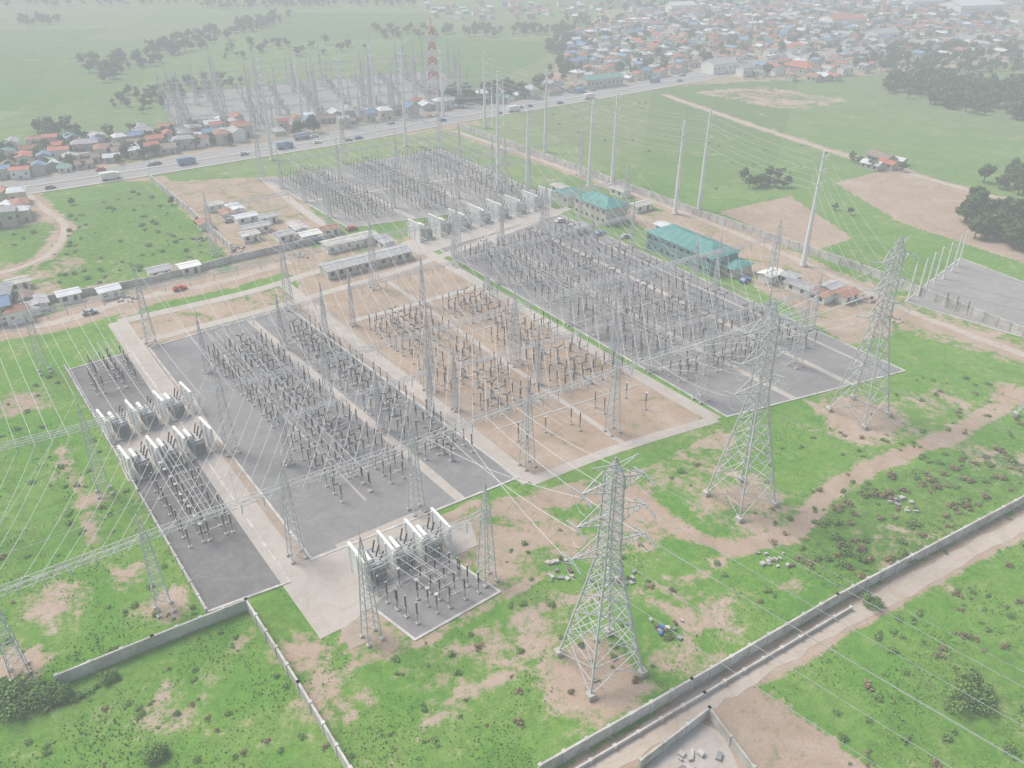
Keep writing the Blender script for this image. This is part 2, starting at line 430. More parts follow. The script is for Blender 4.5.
sheet('concrete_apron',[(400,243),(545,203),(560,212),(420,256)],.09,'pave')
sheet('concrete_apron',[(100,420),(190,390),(218,440),(128,482)],.075,'pave')
strip(Y1,.70,0,1,2.2); strip(Y1,.36,.1,.85,.5)
for t in (.2,.4,.6,.8): cross(Y1,t,.3,.95,.5)
strip(Y3,.36,0,1,2.0); strip(Y3,.68,0,.95,2.0); strip(Y3,.9,.05,.8,1.0)
for t in (.2,.45,.7): cross(Y3,t,.05,.9,.5)
strip(Y4,.3,0,1,2.5); strip(Y4,.62,0,1,2.5); cross(Y4,.5,0,1,1.5)
strip(YM,.5,0,.95,1.6); cross(YM,.72,0,1,2.5,'concrete_path')
for t in (.15,.35,.52): cross(YM,t,.05,.95,.5)
fill(Y1,[(.27,'b'),(.34,'d'),(.41,'t'),(.48,'c'),(.55,'d'),(.62,'b'),(.78,'d'),(.84,'c'),(.9,'t'),(.96,'b')],.1,.86,7)
fill(YM,[(.06,'b'),(.14,'d'),(.22,'c'),(.30,'t'),(.38,'d'),(.58,'b'),(.66,'d'),(.74,'c'),(.82,'t'),(.92,'d')],.18,.68,5,skip=.1)
fill(YM,[(.1,'b'),(.25,'s'),(.4,'b'),(.6,'b'),(.8,'s')],.03,.16,1,skip=.3)
fill(Y3,[(.05,'b'),(.12,'d'),(.19,'c'),(.26,'t'),(.32,'d'),(.42,'b'),(.48,'d'),(.54,'c'),(.60,'t'),(.73,'d'),(.8,'c'),(.86,'b')],.12,.93,8)
fill(Y4,[(.05,'b'),(.11,'d'),(.17,'c'),(.23,'d'),(.38,'b'),(.44,'d'),(.5,'c'),(.56,'d'),(.7,'b'),(.77,'d'),(.84,'c'),(.91,'d')],.08,.95,7)
fill(Y5,[(.05,'d'),(.15,'c'),(.25,'d'),(.35,'c'),(.45,'d'),(.55,'c'),(.65,'d'),(.75,'c'),(.85,'d'),(.95,'b')],.05,.95,8)
fill(YL,[(.2,'b'),(.4,'d'),(.6,'t'),(.8,'b')],.82,.97,2)
fill(YL,[(.2,'b'),(.38,'s'),(.56,'d'),(.75,'b')],.16,.42,3)
fill(YF,[(.15,'b'),(.38,'s'),(.6,'d'),(.85,'b')],.2,.95,2,ph=2.6)
fill(YR,[(.1,'b'),(.3,'d')],.5,.9,1)
# ---------------------------------------------------------------- transformers
def tparts():
    out=[]
    mb=MB(); mb.box((0,0,.2),(4.8,7,.4),'conc'); out.append(('plinth',mb.mesh('plinth')))
    mb=MB(); mb.box((0,0,2.1),(2.6,4.2,3.3),'paintgrey'); mb.box((0,0,3.82),(2.9,4.5,.16),'paintgrey')
    for y in (-1.5,-.5,.5,1.5):
        mb.box((1.38,y,2.1),(.14,.12,3.0),'paintgrey'); mb.box((-1.38,y,2.1),(.14,.12,3.0),'paintgrey')
    out.append(('tank',mb.mesh('tank')))
    mb=MB()
    for sy in (-1,1):
        for i in range(8): mb.box((-1.25+i*.35,sy*2.75,2.2),(.1,.95,2.6),'paintgrey')
        mb.prism((-1.3,sy*2.75,3.58),(1.3,sy*2.75,3.58),.12,'paintgrey',n=6,cap=True)
    out.append(('radiators',mb.mesh('radiators')))
    mb=MB(); mb.prism((-1.2,-1.9,5.1),(-1.2,1.9,5.1),.5,'white',n=12,cap=True)
    for y in (-1.2,1.2): mb.box((-1.1,y,4.3),(.2,.2,.85),'paintgrey')
    out.append(('conservator',mb.mesh('conservator')))
    mb=MB()
    for y in (-1.5,0,1.5): mb.insul((.7,y,3.9),(.35,y*.12,1),2.4,.24); mb.insul((-.3,y*.6,3.9),(-.1,0,1),1.1,.15)
    out.append(('bushings',mb.mesh('bushings'))); return out
TPARTS=tparts()
def transformer(p,ang):
    e=empty('power_transformer',(p[0],p[1],.09),ang)
    for n_,m_ in TPARTS: put(n_,m_,parent=e)
def firewall(p,ang,L=9,h=6.5):
    mb=MB(); mb.box((0,0,h/2),(.4,L,h),'white')
    mb.box((0,0,h+.1),(.6,L+.2,.2),'white')
    for y in (-L/2+.3,0,L/2-.3): mb.box((0,y,h/2-.2),(.7,.45,h-.4),'white')
    mb.obj('fire_wall',None,(p[0],p[1],.09),ang)
def trow(a,b,n,L=9,h=6.5):
    a,b=site(*a),site(*b); d=b-a; ang=math.atan2(d[1],d[0])
    for i in range(n+1):
        firewall(a+d*i/n,ang,L,h)
        if i<n: transformer(a+d*(i+.5)/n,ang)
trow((108,438),(190,409),3,6.5,6.2); trow((130,476),(210,446),3,6.5,6.2)
trow((360,580),(442,544),3,7,6.5); trow((415,240),(545,205),7,8,7)
# ---------------------------------------------------------------- lattice structures
def lat(mb,lv,leg=.12,br=.06,cx=0,cy=0,k='steel'):
    sg=((-1,-1),(1,-1),(1,1),(-1,1))
    for (z0,w0),(z1,w1) in zip(lv[:-1],lv[1:]):
        c0=[(cx+a*w0,cy+b*w0,z0) for a,b in sg]; c1=[(cx+a*w1,cy+b*w1,z1) for a,b in sg]
        for i in range(4):
            j=(i+1)%4
            mb.prism(c0[i],c1[i],leg,k); mb.prism(c0[i],c1[j],br,k,n=3); mb.prism(c0[j],c1[i],br,k,n=3); mb.prism(c1[i],c1[j],br,k,n=3)
def levels(h0,h1,w0,w1,n):
    return [(h0+(h1-h0)*i/n, w0+(w1-w0)*i/n) for i in range(n+1)]
def m_gt(h=17.5,sp=5,w=1.3,leg=.11,br=.05):
    mb=MB()
    for a in (-w,w):
        for b in (-w,w): mb.box((a,b,.2),(.7,.7,.5),'conc')
    lat(mb,levels(.2,h,w,w*.42,9),leg,br)
    lat(mb,levels(h,h+sp,w*.42,.05,3),.07,.04); mb.prism((0,0,h+sp),(0,0,h+sp+2.5),.05,'steel',n=4)
    return mb.mesh('gantry_tower')
GT=m_gt(); GTS=m_gt(12,5,.7); GTM=m_gt(22,9,1.2,.2,.1)
def truss(mb,a,b,w=.55,k='steel'):
    a=Vector(a);b=Vector(b); d=(b-a); L=d.length; d.normalize(); x=d.cross(Vector((0,0,1))).normalized(); n=max(2,int(L/1.8))
    off=[x*w*i+Vector((0,0,w*j)) for i,j in ((-1,-1),(1,-1),(1,1),(-1,1))]
    for o in off: mb.prism(a+o,b+o,.075,k)
    for i in range(n):
        p=a+d*L*i/n; q_=a+d*L*(i+1)/n
        for j in range(4):
            o0,o1=off[j],off[(j+1)%4]
            if i%2: o0,o1=o1,o0
            mb.prism(p+o0,q_+o1,.04,k,n=3)
rows=[]
def gantry_w(P,h=17,beam=True,T=None,w=.55):
    T=T or GT; d=P[-1]-P[0]; ang=math.atan2(d[1],d[0])
    for p in P: put('gantry_tower',T,(p[0],p[1],.03),ang)
    if beam:
        for a,b in zip(P[:-1],P[1:]):
            mb=MB(); truss(mb,(a[0],a[1],h),(b[0],b[1],h),w)
            e=b-a
            for i in range(1,6):
                p=a+e*i/6; mb.insul((p[0],p[1],h-.6),(0,0,-1),2.0,.13,'glass_ins',6)
            mb.obj('gantry_beam')
    return P
def gantry(pts,h=17,beam=True):
    P=gantry_w(S(pts),h,beam); rows.append((P,h)); return P
g1=gantry([(-120,735),(20,672),(165,610),(297,557),(417,511),(527,466),(612,432),(700,400),(795,366)])
g2=gantry([(-30,530),(105,493),(232,452),(332,422),(430,391),(515,364),(600,337),(690,309),(770,285)])
g3=gantry([(-60,395),(45,372),(152,344),(290,309),(375,288),(458,266),(545,243),(625,222)])
g4=gantry([(215,255),(330,228),(425,207),(505,190),(580,176)])
g5=gantry([(262,180),(345,164),(440,148)])
g6=gantry([(372,638),(487,580)],16)
for y,ts,ss in ((Y3,(.2,.45,.72,.92),(0,.36,.68,1)),(Y4,(.2,.5,.8),(0,.3,.62,1)),(Y1,(.3,.78),(.2,.7,1)),(YM,(.25,.7),(0,.5,1)),(Y5,(.05,.3,.55,.8,.98),(0,.14,.28,.42,.56,.7,.84,1))):
    pr=None
    for t in ts:
        P=gantry_w([y.P(a,t) for a in ss],12,True,GTS,.4)
        if pr:
            mb=MB()
            for i in range(len(P)-1):
                for j in range(1,6):
                    f=j/6; a=pr[i]+(pr[i+1]-pr[i])*f; b=P[i]+(P[i+1]-P[i])*f; wire(mb,(a[0],a[1],11.4),(b[0],b[1],11.4),.8,.038,6)
            mb.obj('overhead_conductors')
        pr=P
for i in range(8):
    for j in range(4):
        p=Y5.P((i+U(.1,.9))/8,(j+U(.1,.9))/4); put('lightning_mast',GTM,(p[0],p[1],0),Y5.ang,(1,1,U(.8,1.2)))
def strung(r0,r1,m0,m1,h=16,n=7,sag=1.5):
    mb=MB()
    for i0,i1 in zip(m0,m1):
        a0,b0=r0[i0],r0[i0+1]; a1,b1=r1[i1],r1[i1+1]
        for i in range(1,n+1):
            t=i/(n+1); p=a0+(b0-a0)*t; q_=a1+(b1-a1)*t
            wire(mb,(p[0],p[1],h-.6),(q_[0],q_[1],h-.6),sag*U(.8,1.2),.048)
            if i%2:
                w_=p+(q_-p)*U(.2,.8); wire(mb,(w_[0],w_[1],h-1.8),(w_[0]+.3,w_[1],5.2),0,.035)
    mb.obj('overhead_conductors')
strung(g1,g2,range(0,8),range(0,8)); strung(g2,g3,range(0,7),range(0,7)); strung(g3,g4,[3,4,5,6],[0,1,2,3]); strung(g4,g5,[1,2],[0,1])
mb=MB()
for P,h in rows[:5]:
    for a,b in zip(P[:-1],P[1:]): wire(mb,(a[0],a[1],24),(b[0],b[1],24),.8,.035)
for a,b in zip(g1,g2): wire(mb,(a[0],a[1],24),(b[0],b[1],24),1.2,.035)
for a,b in zip(g2,g3): wire(mb,(a[0],a[1],24),(b[0],b[1],24),1.2,.035)
mb.obj('shield_wires')
ARMS=((.60,6.6),(.74,6.0),(.88,5.4))
def m_tower(h,bw=5.0):
    mb=MB()
    for a in (-bw,bw):
        for b in (-bw,bw): mb.box((a,b,.4),(1.3,1.3,1.2),'conc')
    wz=h*.56
    pts=[(.5,bw),(h*.13,bw*.84),(h*.25,bw*.68),(h*.35,bw*.54),(h*.43,bw*.43),(h*.50,bw*.34),(wz,bw*.27)]
    lat(mb,pts,.2,.1)
    for (z0,w0),(z1,w1) in zip(pts[:4],pts[1:5]):
        zm,wm=(z0+z1)/2,(w0+w1)/2
        for a,b in ((-1,-1),(1,-1),(1,1),(-1,1)):
            mb.prism((a*wm,b*wm,zm),(0,b*wm,zm),.065,'steel',n=3); mb.prism((a*wm,b*wm,zm),(a*wm,0,zm),.065,'steel',n=3)
            mb.prism((a*wm,b*wm,zm),(a*w0*.5,b*w0,z0),.055,'steel',n=3); mb.prism((a*wm,b*wm,zm),(a*w0,b*w0*.5,z0),.055,'steel',n=3)
    lat(mb,levels(wz,h*.93,bw*.27,bw*.2,9),.16,.08)
    lat(mb,levels(h*.93,h,bw*.2,.08,3),.1,.06)
    w=bw*.25
    for f,L in ARMS:
        z=h*f
        for s_ in (-1,1):
            tip=(s_*L,0,z+.5)
            for y in (-w,w):
                mb.prism((s_*w*.9,y,z),tip,.1,'steel'); mb.prism((s_*w*.9,y,z+2.2),tip,.09,'steel')
                for i in range(4):
                    t0,t1=i/4,(i+1)/4
                    A_=Vector((s_*w*.9,y,z)).lerp(Vector(tip),t0); B_=Vector((s_*w*.9,y,z+2.2)).lerp(Vector(tip),t1); C_=Vector((s_*w*.9,y,z+2.2)).lerp(Vector(tip),t0)
                    mb.prism(A_,B_,.05,'steel',n=3); mb.prism(A_,C_,.045,'steel',n=3)
            for i in range(4):
                t0,t1=i/4,(i+1)/4
                A_=Vector((s_*w*.9,-w,z)).lerp(Vector(tip),t0); B_=Vector((s_*w*.9,w,z)).lerp(Vector(tip),t1); mb.prism(A_,B_,.045,'steel',n=3)
            for dy in (-1,1): mb.insul(tip,(0,dy,-.25),2.8,.19,'glass_ins',9)
    for s_ in (-1,1):
        mb.prism((0,0,h*.97),(s_*4,0,h*.985),.08,'steel'); mb.prism((0,0,h*.94),(s_*4,0,h*.985),.07,'steel')
    return mb.mesh('transmission_tower')
TM={h:m_tower(h) for h in (42,46)}
def tower(px,h,ang,name='transmission_tower'):
    p=site(*px) if len(px)==2 else np.array(px[:2])
    put(name,TM[h],(p[0],p[1],0),ang); return (p,h,ang)
angB=Y1.ang
T1=tower((600,664),42,angB-.15); T2=tower((740,500),46,angB-.1); T3=tower((858,413),46,angB)
T4=tower((1046,418),42,angB)
def att(T,i,s_):
    p,h,ang=T; f,L=ARMS[i]; return Vector((p[0]+math.cos(ang)*L*s_,p[1]+math.sin(ang)*L*s_,h*f-.2))
far=[]
for T,dx,dy in ((T1,190,-170),(T2,210,-140),(T3,230,-110)):
    p=T[0]+np.array([dx,dy]); far.append(tower((p[0],p[1],0),42,T[2]))
mb=MB()
for T,Tf in zip((T1,T2,T3),far):
    for i in range(3):
        for s_ in (-1,1): wire(mb,att(T,i,s_),att(Tf,i,s_),6,.042,24)
    wire(mb,(T[0][0],T[0][1],T[1]),(Tf[0][0],Tf[0][1],Tf[1]),4,.025,24)
for T,seg in ((T1,4),(T2,6),(T3,7)):
    a,b=g1[seg],g1[min(seg+1,len(g1)-1)]
    if seg>=7: a,b=g1[6],g1[8]
    for i in range(3):
        for s_ in (-1,1):
            t=.5+s_*(.12+.13*i); p=a+(b-a)*t; wire(mb,att(T,i,s_),(p[0],p[1],17),1.5,.06,12)
mb.obj('transmission_lines')
mb=MB()
for T in (T1,T2,T3):
    p,h,ang=T; c,s0=math.cos(ang),math.sin(ang)
    for i in range(3):
        for s_ in (-1,1):
            q_=att(T,i,s_); d=Vector((-s0,c,0))*2.7; wire(mb,q_-d+Vector((0,0,-.3)),q_+d+Vector((0,0,-.3)),2.4,.05,8)
mb.obj('jumper_cables')
def m_pole(h=38):
    mb=MB(); mb.prism((0,0,0),(0,0,h),.95,'white',.32,n=12,cap=True); mb.lathe((0,0,0),(0,0,1),[(0,1.4),(.5,1.4),(.55,.95)],'conc',12)
    for z in (h*.72,h*.83,h*.94):
        for s_ in (-1,1):
            mb.prism((0,0,z),(s_*3.2,0,z+.7),.16,'white',.08,n=6); mb.insul((s_*3.1,0,z+.6),(0,0,-1),1.8,.14,'glass_ins',7)
    return mb.mesh('steel_pole')
PM=m_pole()
def poles(pts,sc=1.0,wires=True):
    P=S(pts); d=P[-1]-P[0]; ang=math.atan2(d[1],d[0])+math.pi/2
    for p in P: put('steel_pole',PM,(p[0],p[1],0),ang,(1,1,sc))
    if not wires: return
    mb=MB(); h=38*sc
    for a,b in zip(P[:-1],P[1:]):
        for z in (h*.72,h*.83,h*.94):
            for s_ in (-3.1,3.1):
                o=np.array([math.cos(ang),math.sin(ang)])*s_; wire(mb,(a[0]+o[0],a[1]+o[1],z-1),(b[0]+o[0],b[1]+o[1],z-1),1.5,.06,8)
    mb.obj('power_lines')
poles([(803,266),(699,210),(612,185),(545,152),(485,128)],1.05)
poles([(675,214),(589,186),(527,195)],.98)
poles([(498,192),(498,150),(406,146)],1.0)
poles([(272,160),(345,128),(405,120),(443,116)],1.0)
poles([(268,128),(302,118),(375,112)],1.0)
mb=MB(); a=site(803,266)
for z in (27,31,35):
    for s_ in (-3,3): wire(mb,(a[0]+s_,a[1],z+1),att(T3,0,1 if s_>0 else -1)+Vector((0,0,z-27)),2,.055,10)
mb.obj('power_lines')
for u_,v_ in ((908,300),(918,296),(926,290),(934,284),(943,279),(952,272),(958,266)):
    p=site(u_,v_); mb=MB(); mb.prism((0,0,0),(0,0,13),.35,'white',.22,n=8,cap=True); mb.box((0,0,12.2),(2.4,.15,.15),'steel'); mb.obj('utility_pole',None,(p[0],p[1],0),1)
mb=MB(); lv=levels(0,40,3.4,1.2,9)
for i in range(9): lat(mb,lv[i:i+2],.5,.3,k='red' if i%2==0 else 'white')
for z in (30,35,39):
    for a in (0,2.1,4.2): mb.box((2.0*math.cos(a),2.0*math.sin(a),z),(.7,.7,2.2),'white',a)
mb.prism((0,0,40),(0,0,46),.2,'red'); p=site(434,93); mb.obj('communications_tower',None,(p[0],p[1],0))
# ---------------------------------------------------------------- walls
def wall(name,pts,h=2.6,th=.35,k='wallc',step=4.0):
    P=S(pts); mb=MB()
    for n_,(a,b) in enumerate(zip(P[:-1],P[1:])):
        d=b-a; L=np.linalg.norm(d); an=math.atan2(d[1],d[0]); c=(a+b)/2
        mb.box((c[0],c[1],h/2-.003*n_),(L,th,h-.006*n_),k,an)
        n=max(1,int(L/step))
        for i in range(n+1):
            p=a+d*i/n; mb.box((p[0],p[1],h/2+.06),(th+.25,th+.25,h+.14),k,an)
    mb.obj(name)
wall('perimeter_wall',[(60,685),(155,646),(248,609),(300,692),(352,778)],2.4)
wall('perimeter_wall',[(540,775),(690,689),(835,604),(1035,497)],2.4)
wall('boundary_wall',[(565,778),(704,696),(850,610)],.8,.3)
wall('perimeter_wall',[(458,128),(560,165),(700,217),(860,272),(1035,342)],3,.4)
wall('perimeter_wall',[(150,180),(190,214),(232,252)],3,.4)
wall('boundary_wall',[(640,768),(708,716),(752,775)],2,.3)
wall('perimeter_wall',[(-20,318),(60,300),(150,284),(232,262),(330,240)],2.4)
wall('boundary_wall',[(66,370),(140,496),(207,614)],1.4,.25)
# ---------------------------------------------------------------- buildings
roofs=[('roof_rust',(.33,.16,.115),(.43,.23,.165)),('roof_grey',(.34,.34,.35),(.48,.48,.49)),('roof_white',(.58,.6,.63),(.72,.74,.76)),('roof_brown',(.22,.165,.135),(.32,.255,.21)),('roof_red',(.43,.13,.09),(.53,.19,.13)),('roof_blue',(.15,.25,.4),(.21,.33,.48)),('roof_green',(.14,.29,.25),(.2,.37,.31))]
for n_,a,b in roofs: M[n_]=simple(n_,a,b,.5,.6)
def m_bldg(name,L,W,h,rh,wall_k,roof_k,hip=False,floors=1,ov=.7):
    mb=MB(); mb.box((0,0,h/2),(L,W,h),wall_k)
    l,w=L/2+ov,W/2+ov; z=h-.05; ix=(w if hip else 0)
    ix=min(ix,l*.6)
    r0=(-l+ix,0,h+rh); r1=(l-ix,0,h+rh); a,b,c,d=(-l,-w,z),(l,-w,z),(l,w,z),(-l,w,z)
    mb.poly([a,b,r1,r0],roof_k); mb.poly([c,d,r0,r1],roof_k)
    if hip: mb.poly([b,c,r1],roof_k); mb.poly([d,a,r0],roof_k)
    else:
        mb.poly([(-L/2,-W/2,h),(-L/2,W/2,h),(-L/2,0,h+rh*.93)],wall_k); mb.poly([(L/2,W/2,h),(L/2,-W/2,h),(L/2,0,h+rh*.93)],wall_k)
    mb.prism(r0,r1,.14,roof_k,n=4)
    n=int(L/3)
    for i in range(1,n):
        x=-l+2*l*i/n
        if not hip or (x>-l+ix and x<l-ix):
            mb.prism((x,0,h+rh+.03),(x,-w,z+.03),.05,roof_k,n=4); mb.prism((x,0,h+rh+.03),(x,w,z+.03),.05,roof_k,n=4)
    for fl in range(floors):
        zc=h*(fl+.55)/floors; nn=max(2,int(L/3.2))
        for i in range(nn):
            x=-L/2+L*(i+.5)/nn
            for s_ in (-1,1):
                if s_==-1 and fl==0 and i==nn//2: mb.box((x,s_*W/2,1.05),(1.1,.1,2.1),'bark')
                else: mb.box((x,s_*W/2,zc),(1.3,.1,1.2),'glass'); mb.box((x,s_*W/2,zc-.68),(1.5,.25,.1),'wallc')
    return mb.mesh(name)
def bldg(name,px,L,W,h,rh,wk,rk,ang,**kw):
    p=site(*px); put(name,m_bldg(name,L,W,h,rh,wk,rk,**kw),(p[0],p[1],0),ang); EXCL.append([p+np.array(q_)*9 for q_ in ((-1,-1),(1,-1),(1,1),(-1,1))])
aA=math.atan2(Y3.A[1],Y3.A[0])
bldg('control_building',(690,258),32,13,6.5,2.6,'tealw','teal',aA,hip=True,floors=2)
bldg('control_building_annex',(733,272),8,9,3.5,1.2,'beige','teal',aA,hip=True)
bldg('office_building',(600,217),20,11,7,2.6,'beige','teal',aA,hip=True,floors=2)
bldg('office_building_wing',(570,203),9,9,5,1.2,'beige','teal',aA,hip=True)
bldg('relay_building',(367,266),32,7,3.2,.6,'beige','roof_grey',Y1.ang,floors=1)
bldg('relay_building',(350,246),20,6,3,.6,'white','wallc',Y1.ang)
for px,L in (((236,213),8),((246,222),8),((256,232),10),((268,222),7),((215,210),6),((298,232),9),((285,240),6),((228,218),6),((250,240),6),((310,240),7),((330,234),6),((385,246),8),((620,195),8),((640,210),9),((770,280),7),((800,292),9),((845,300),7),((830,293),6),((560,192),7),((665,232),7),((578,232),6),((790,283),5),((820,300),6),((40,308),7),((70,300),6),((20,288),6),((110,296),6),((160,276),7),((190,272),6),((205,228),6)):
    bldg('storage_shed',px,L,4.5,2.8,.5,'white',random.choice(['wallc','white','roof_grey','conc','roof_rust','roof_white']),Y1.ang if R()<.5 else aA)
HM=[]
for n_,wt in (('roof_rust',4),('roof_grey',5),('roof_white',4),('roof_brown',3),('roof_red',3),('roof_blue',2),('roof_green',1)):
    for _ in range(wt):
        HM.append(m_bldg('house',U(6,11),U(5,7.5),random.choice([3,3.2,5.8]),U(1,2),random.choice(['beige','white','conc']),n_,hip=R()<.3))
placed=[]
def scatter_px(poly_px,n,mind):
    P=S(poly_px); xs_=[p[0] for p in P]; ys_=[p[1] for p in P]; out=[]; tries=0
    while len(out)<n and tries<n*20:
        tries+=1; x,y=U(min(xs_),max(xs_)),U(min(ys_),max(ys_))
        if not inpoly(np.array([x]),np.array([y]),P)[0]: continue
        if dline(np.array([x]),np.array([y]),HWY)[0]<16: continue
        if mind and any((x-a)**2+(y-b)**2<mind*mind for a,b in placed): continue
        out.append((x,y))
        if mind: placed.append((x,y))
    return out
HW=[(-60,199),(100,176),(250,152),(350,136),(450,118),(560,100),(690,78),(800,58),(1040,30)]
HWY=smooth(S(HW),5)
def houses(poly,n,md=7.5):
    for x,y in scatter_px(poly,n,md): put('house',random.choice(HM),(x,y,0),random.choice([0,1.57])+Y4.ang+U(-.2,.2),U(.75,1.1))
houses([(0,152),(120,138),(240,122),(245,140),(130,160),(0,184)],170)
houses([(556,82),(575,36),(640,18),(760,8),(940,12),(1030,28),(1030,52),(880,66),(760,77),(640,80)],750,8)
houses([(480,100),(560,88),(700,70),(700,78),(560,98),(490,108)],30)
houses([(770,62),(880,58),(860,80),(780,82)],22)
houses([(0,198),(28,198),(34,218),(0,226)],12); houses([(0,305),(30,302),(55,308),(20,322),(0,324)],7,6)
houses([(870,162),(905,162),(900,172),(868,170)],4); houses([(260,128),(470,100),(470,108),(262,140)],20)
houses([(420,5),(600,5),(600,20),(430,22)],50,12); houses([(620,6),(1024,-4),(1024,12),(640,18)],170,11)
bldg('warehouse',(970,12),60,35,9,4,'white','roof_white',.3); bldg('warehouse',(842,26),40,22,8,3,'white','roof_red',.3)
bldg('warehouse',(800,74),22,14,6,3,'beige','roof_red',aA,hip=True); bldg('warehouse',(600,86),30,12,6,2,'beige','roof_green',Y4.ang)
bldg('warehouse',(718,72),22,14,7,3,'white','roof_grey',Y4.ang); bldg('warehouse',(880,40),30,16,7,3,'white','roof_grey',Y4.ang)
bldg('warehouse',(920,8),40,20,8,3,'white','roof_grey',.3); bldg('warehouse',(680,12),30,16,8,3,'white','roof_white',.3)
# ---------------------------------------------------------------- highway
mb=MB()
for o in (-6.5,6.5):
    ribbon_w(mb,HWY,10.5,.10,'asph',o)
ribbon_w(mb,HWY,1.6,.22,'conc',0)
for o in (-12.6,12.6): ribbon_w(mb,HWY,1.6,.2,'pave',o)
mb.obj('highway')
mb=MB()
for o in (-11.3,-1.4,1.4,11.3): ribbon_w(mb,HWY,.2,.115,'white',o)
for i in range(len(HWY)-1):
    a,b=HWY[i],HWY[i+1]; L=np.linalg.norm(b-a); n=int(L/9)
    for j in range(n):
        for o in (-6.4,6.4): ribbon_w(mb,[a+(b-a)*j/n,a+(b-a)*(j+.4)/n],.18,.116,'white',o)
mb.obj('road_markings')
def m_car(k,truck=False):
    mb=MB()
    if not truck:
        prof=[(-2.2,.35),(2.2,.35),(2.25,.85),(1.2,.98),(.55,1.48),(-1.1,1.5),(-1.75,1.0),(-2.25,.95)]; w=.88; wx=(-1.35,1.35); wr=.34
    else:
        prof=[(-4.2,.6),(4.2,.6),(4.25,1.6),(3.95,2.9),(2.2,3.0),(2.2,3.4),(-4.2,3.4)]; w=1.2; wx=(-3,-1.9,3); wr=.5
    A_=[(x,-w,z) for x,z in prof]; B_=[(x,w,z) for x,z in prof]
    mb.poly(A_,k); mb.poly(B_[::-1],k)
    for i in range(len(prof)):
        j=(i+1)%len(prof); g='glass' if (not truck and i in (3,5)) or (truck and i==2) else k
        mb.poly([A_[j],A_[i],B_[i],B_[j]],g)
    if not truck:
        for s_ in (-1,1): mb.poly([(.95,s_*(w+.01),1.0),(.5,s_*(w+.01),1.4),(-1.05,s_*(w+.01),1.42),(-1.5,s_*(w+.01),1.02)],'glass')
    for x in wx:
        for s_ in (-1,1): mb.prism((x,s_*w-.1,wr),(x,s_*w+.1,wr),wr,'rubber',n=12,cap=True)
    return mb.mesh('truck' if truck else 'car')
CM=[('car',m_car(k)) for k in ('white','paintgrey','red','steeld','blue')]+[('truck',m_car('white',True)),('truck',m_car('roof_blue',True))]
for i in range(34):
    j=random.randrange(2,len(HWY)-6); a,b=HWY[j],HWY[j+1]; t=R(); d=(b-a)/np.linalg.norm(b-a); o=random.choice([-9,-4,4,9]); p=a+(b-a)*t+np.array([-d[1],d[0]])*o
    n_,m_=random.choice(CM); put(n_,m_,(p[0],p[1],.11),math.atan2(d[1],d[0])+(math.pi if o>0 else 0))
for px in ((300,246),(318,243),(560,222),(600,235),(625,238),(352,230),(745,282),(230,222),(90,314),(180,290)):
    p=site(*px); put('car',random.choice(CM[:5])[1],(p[0],p[1],.1),Y1.ang)
# ---------------------------------------------------------------- vegetation
def m_tree(seed,h=9,nl=420,leafs=.55,k='leaf'):
    r=random.Random(seed); mb=MB(); th=h*.3
    top=Vector((r.uniform(-.4,.4),r.uniform(-.4,.4),th)); mb.prism((0,0,-.1),top,h*.04,'bark',h*.028,n=6)
    cl=[]
    for i in range(7):
        a=i*6.28/7+r.uniform(-.4,.4); rr=h*r.uniform(.12,.34); z=h*r.uniform(.4,.82)
        e=Vector((math.cos(a)*rr,math.sin(a)*rr,z)); mb.prism(top,e,h*.018,'bark',h*.006,n=4); cl.append((e,h*r.uniform(.13,.22)))
    cl.append((Vector((0,0,h*.82)),h*.2))
    for i in range(nl):
        c,rad=r.choice(cl); d=Vector((r.gauss(0,1),r.gauss(0,1),r.gauss(0,.8))).normalized()*rad*r.uniform(.55,1.08)
        p=c+d; s_=leafs*r.uniform(.6,1.4)
        x=Vector((r.gauss(0,1),r.gauss(0,1),r.gauss(0,.6))).normalized(); y=x.cross(d.normalized()+Vector((r.gauss(0,.4),r.gauss(0,.4),r.gauss(0,.4)))).normalized()
        mb.poly([p-x*s_-y*s_*.4,p+x*s_*.2-y*s_*.8,p+x*s_,p+y*s_*.7],k)
    return mb.mesh('tree')
TR=[m_tree(i,h,240,.75) for i,h in enumerate((8,9,10,7,11))]; TN=[m_tree(20+i,9,1300,.38) for i in range(3)]
def m_bush(seed,n=150,k='leafb',s=.22):
    r=random.Random(seed); mb=MB(); cl=[(Vector((r.uniform(-.7,.7),r.uniform(-.7,.7),r.uniform(.1,.6))),r.uniform(.35,.7)) for _ in range(6)]
    for a in range(4): mb.prism((0,0,0),(r.uniform(-.5,.5),r.uniform(-.5,.5),.8),.04,'bark',.02,n=4)
    for i in range(n):
        c,rad=r.choice(cl); d=Vector((r.gauss(0,1),r.gauss(0,1),abs(r.gauss(0,.8)))).normalized()*rad*r.uniform(.6,1.1); p=c+d; q_=s*r.uniform(.6,1.4)
        x=Vector((r.gauss(0,1),r.gauss(0,1),r.gauss(0,.6))).normalized(); y=x.cross(d).normalized()
        mb.poly([p-x*q_,p-y*q_*.6,p+x*q_,p+y*q_*.6],k)
    return mb.mesh('bush')
BM=[m_bush(i) for i in range(4)]; BR=[m_bush(10+i,130,'leafr') for i in range(2)]; BB=[m_bush(30+i,1100,'leafb',.085) for i in range(3)]
def belt(name,poly,n,sc=1.0,meshes=None):
    e=empty(name)
    for x,y in scatter_px(poly,n,0): put('tree',random.choice(meshes or TR),(x,y,0),U(0,6.28),sc*U(.6,1.3),e)
belt('distant_trees',[(80,66),(130,52),(230,26),(290,14),(290,20),(190,54),(100,85)],170,.8)
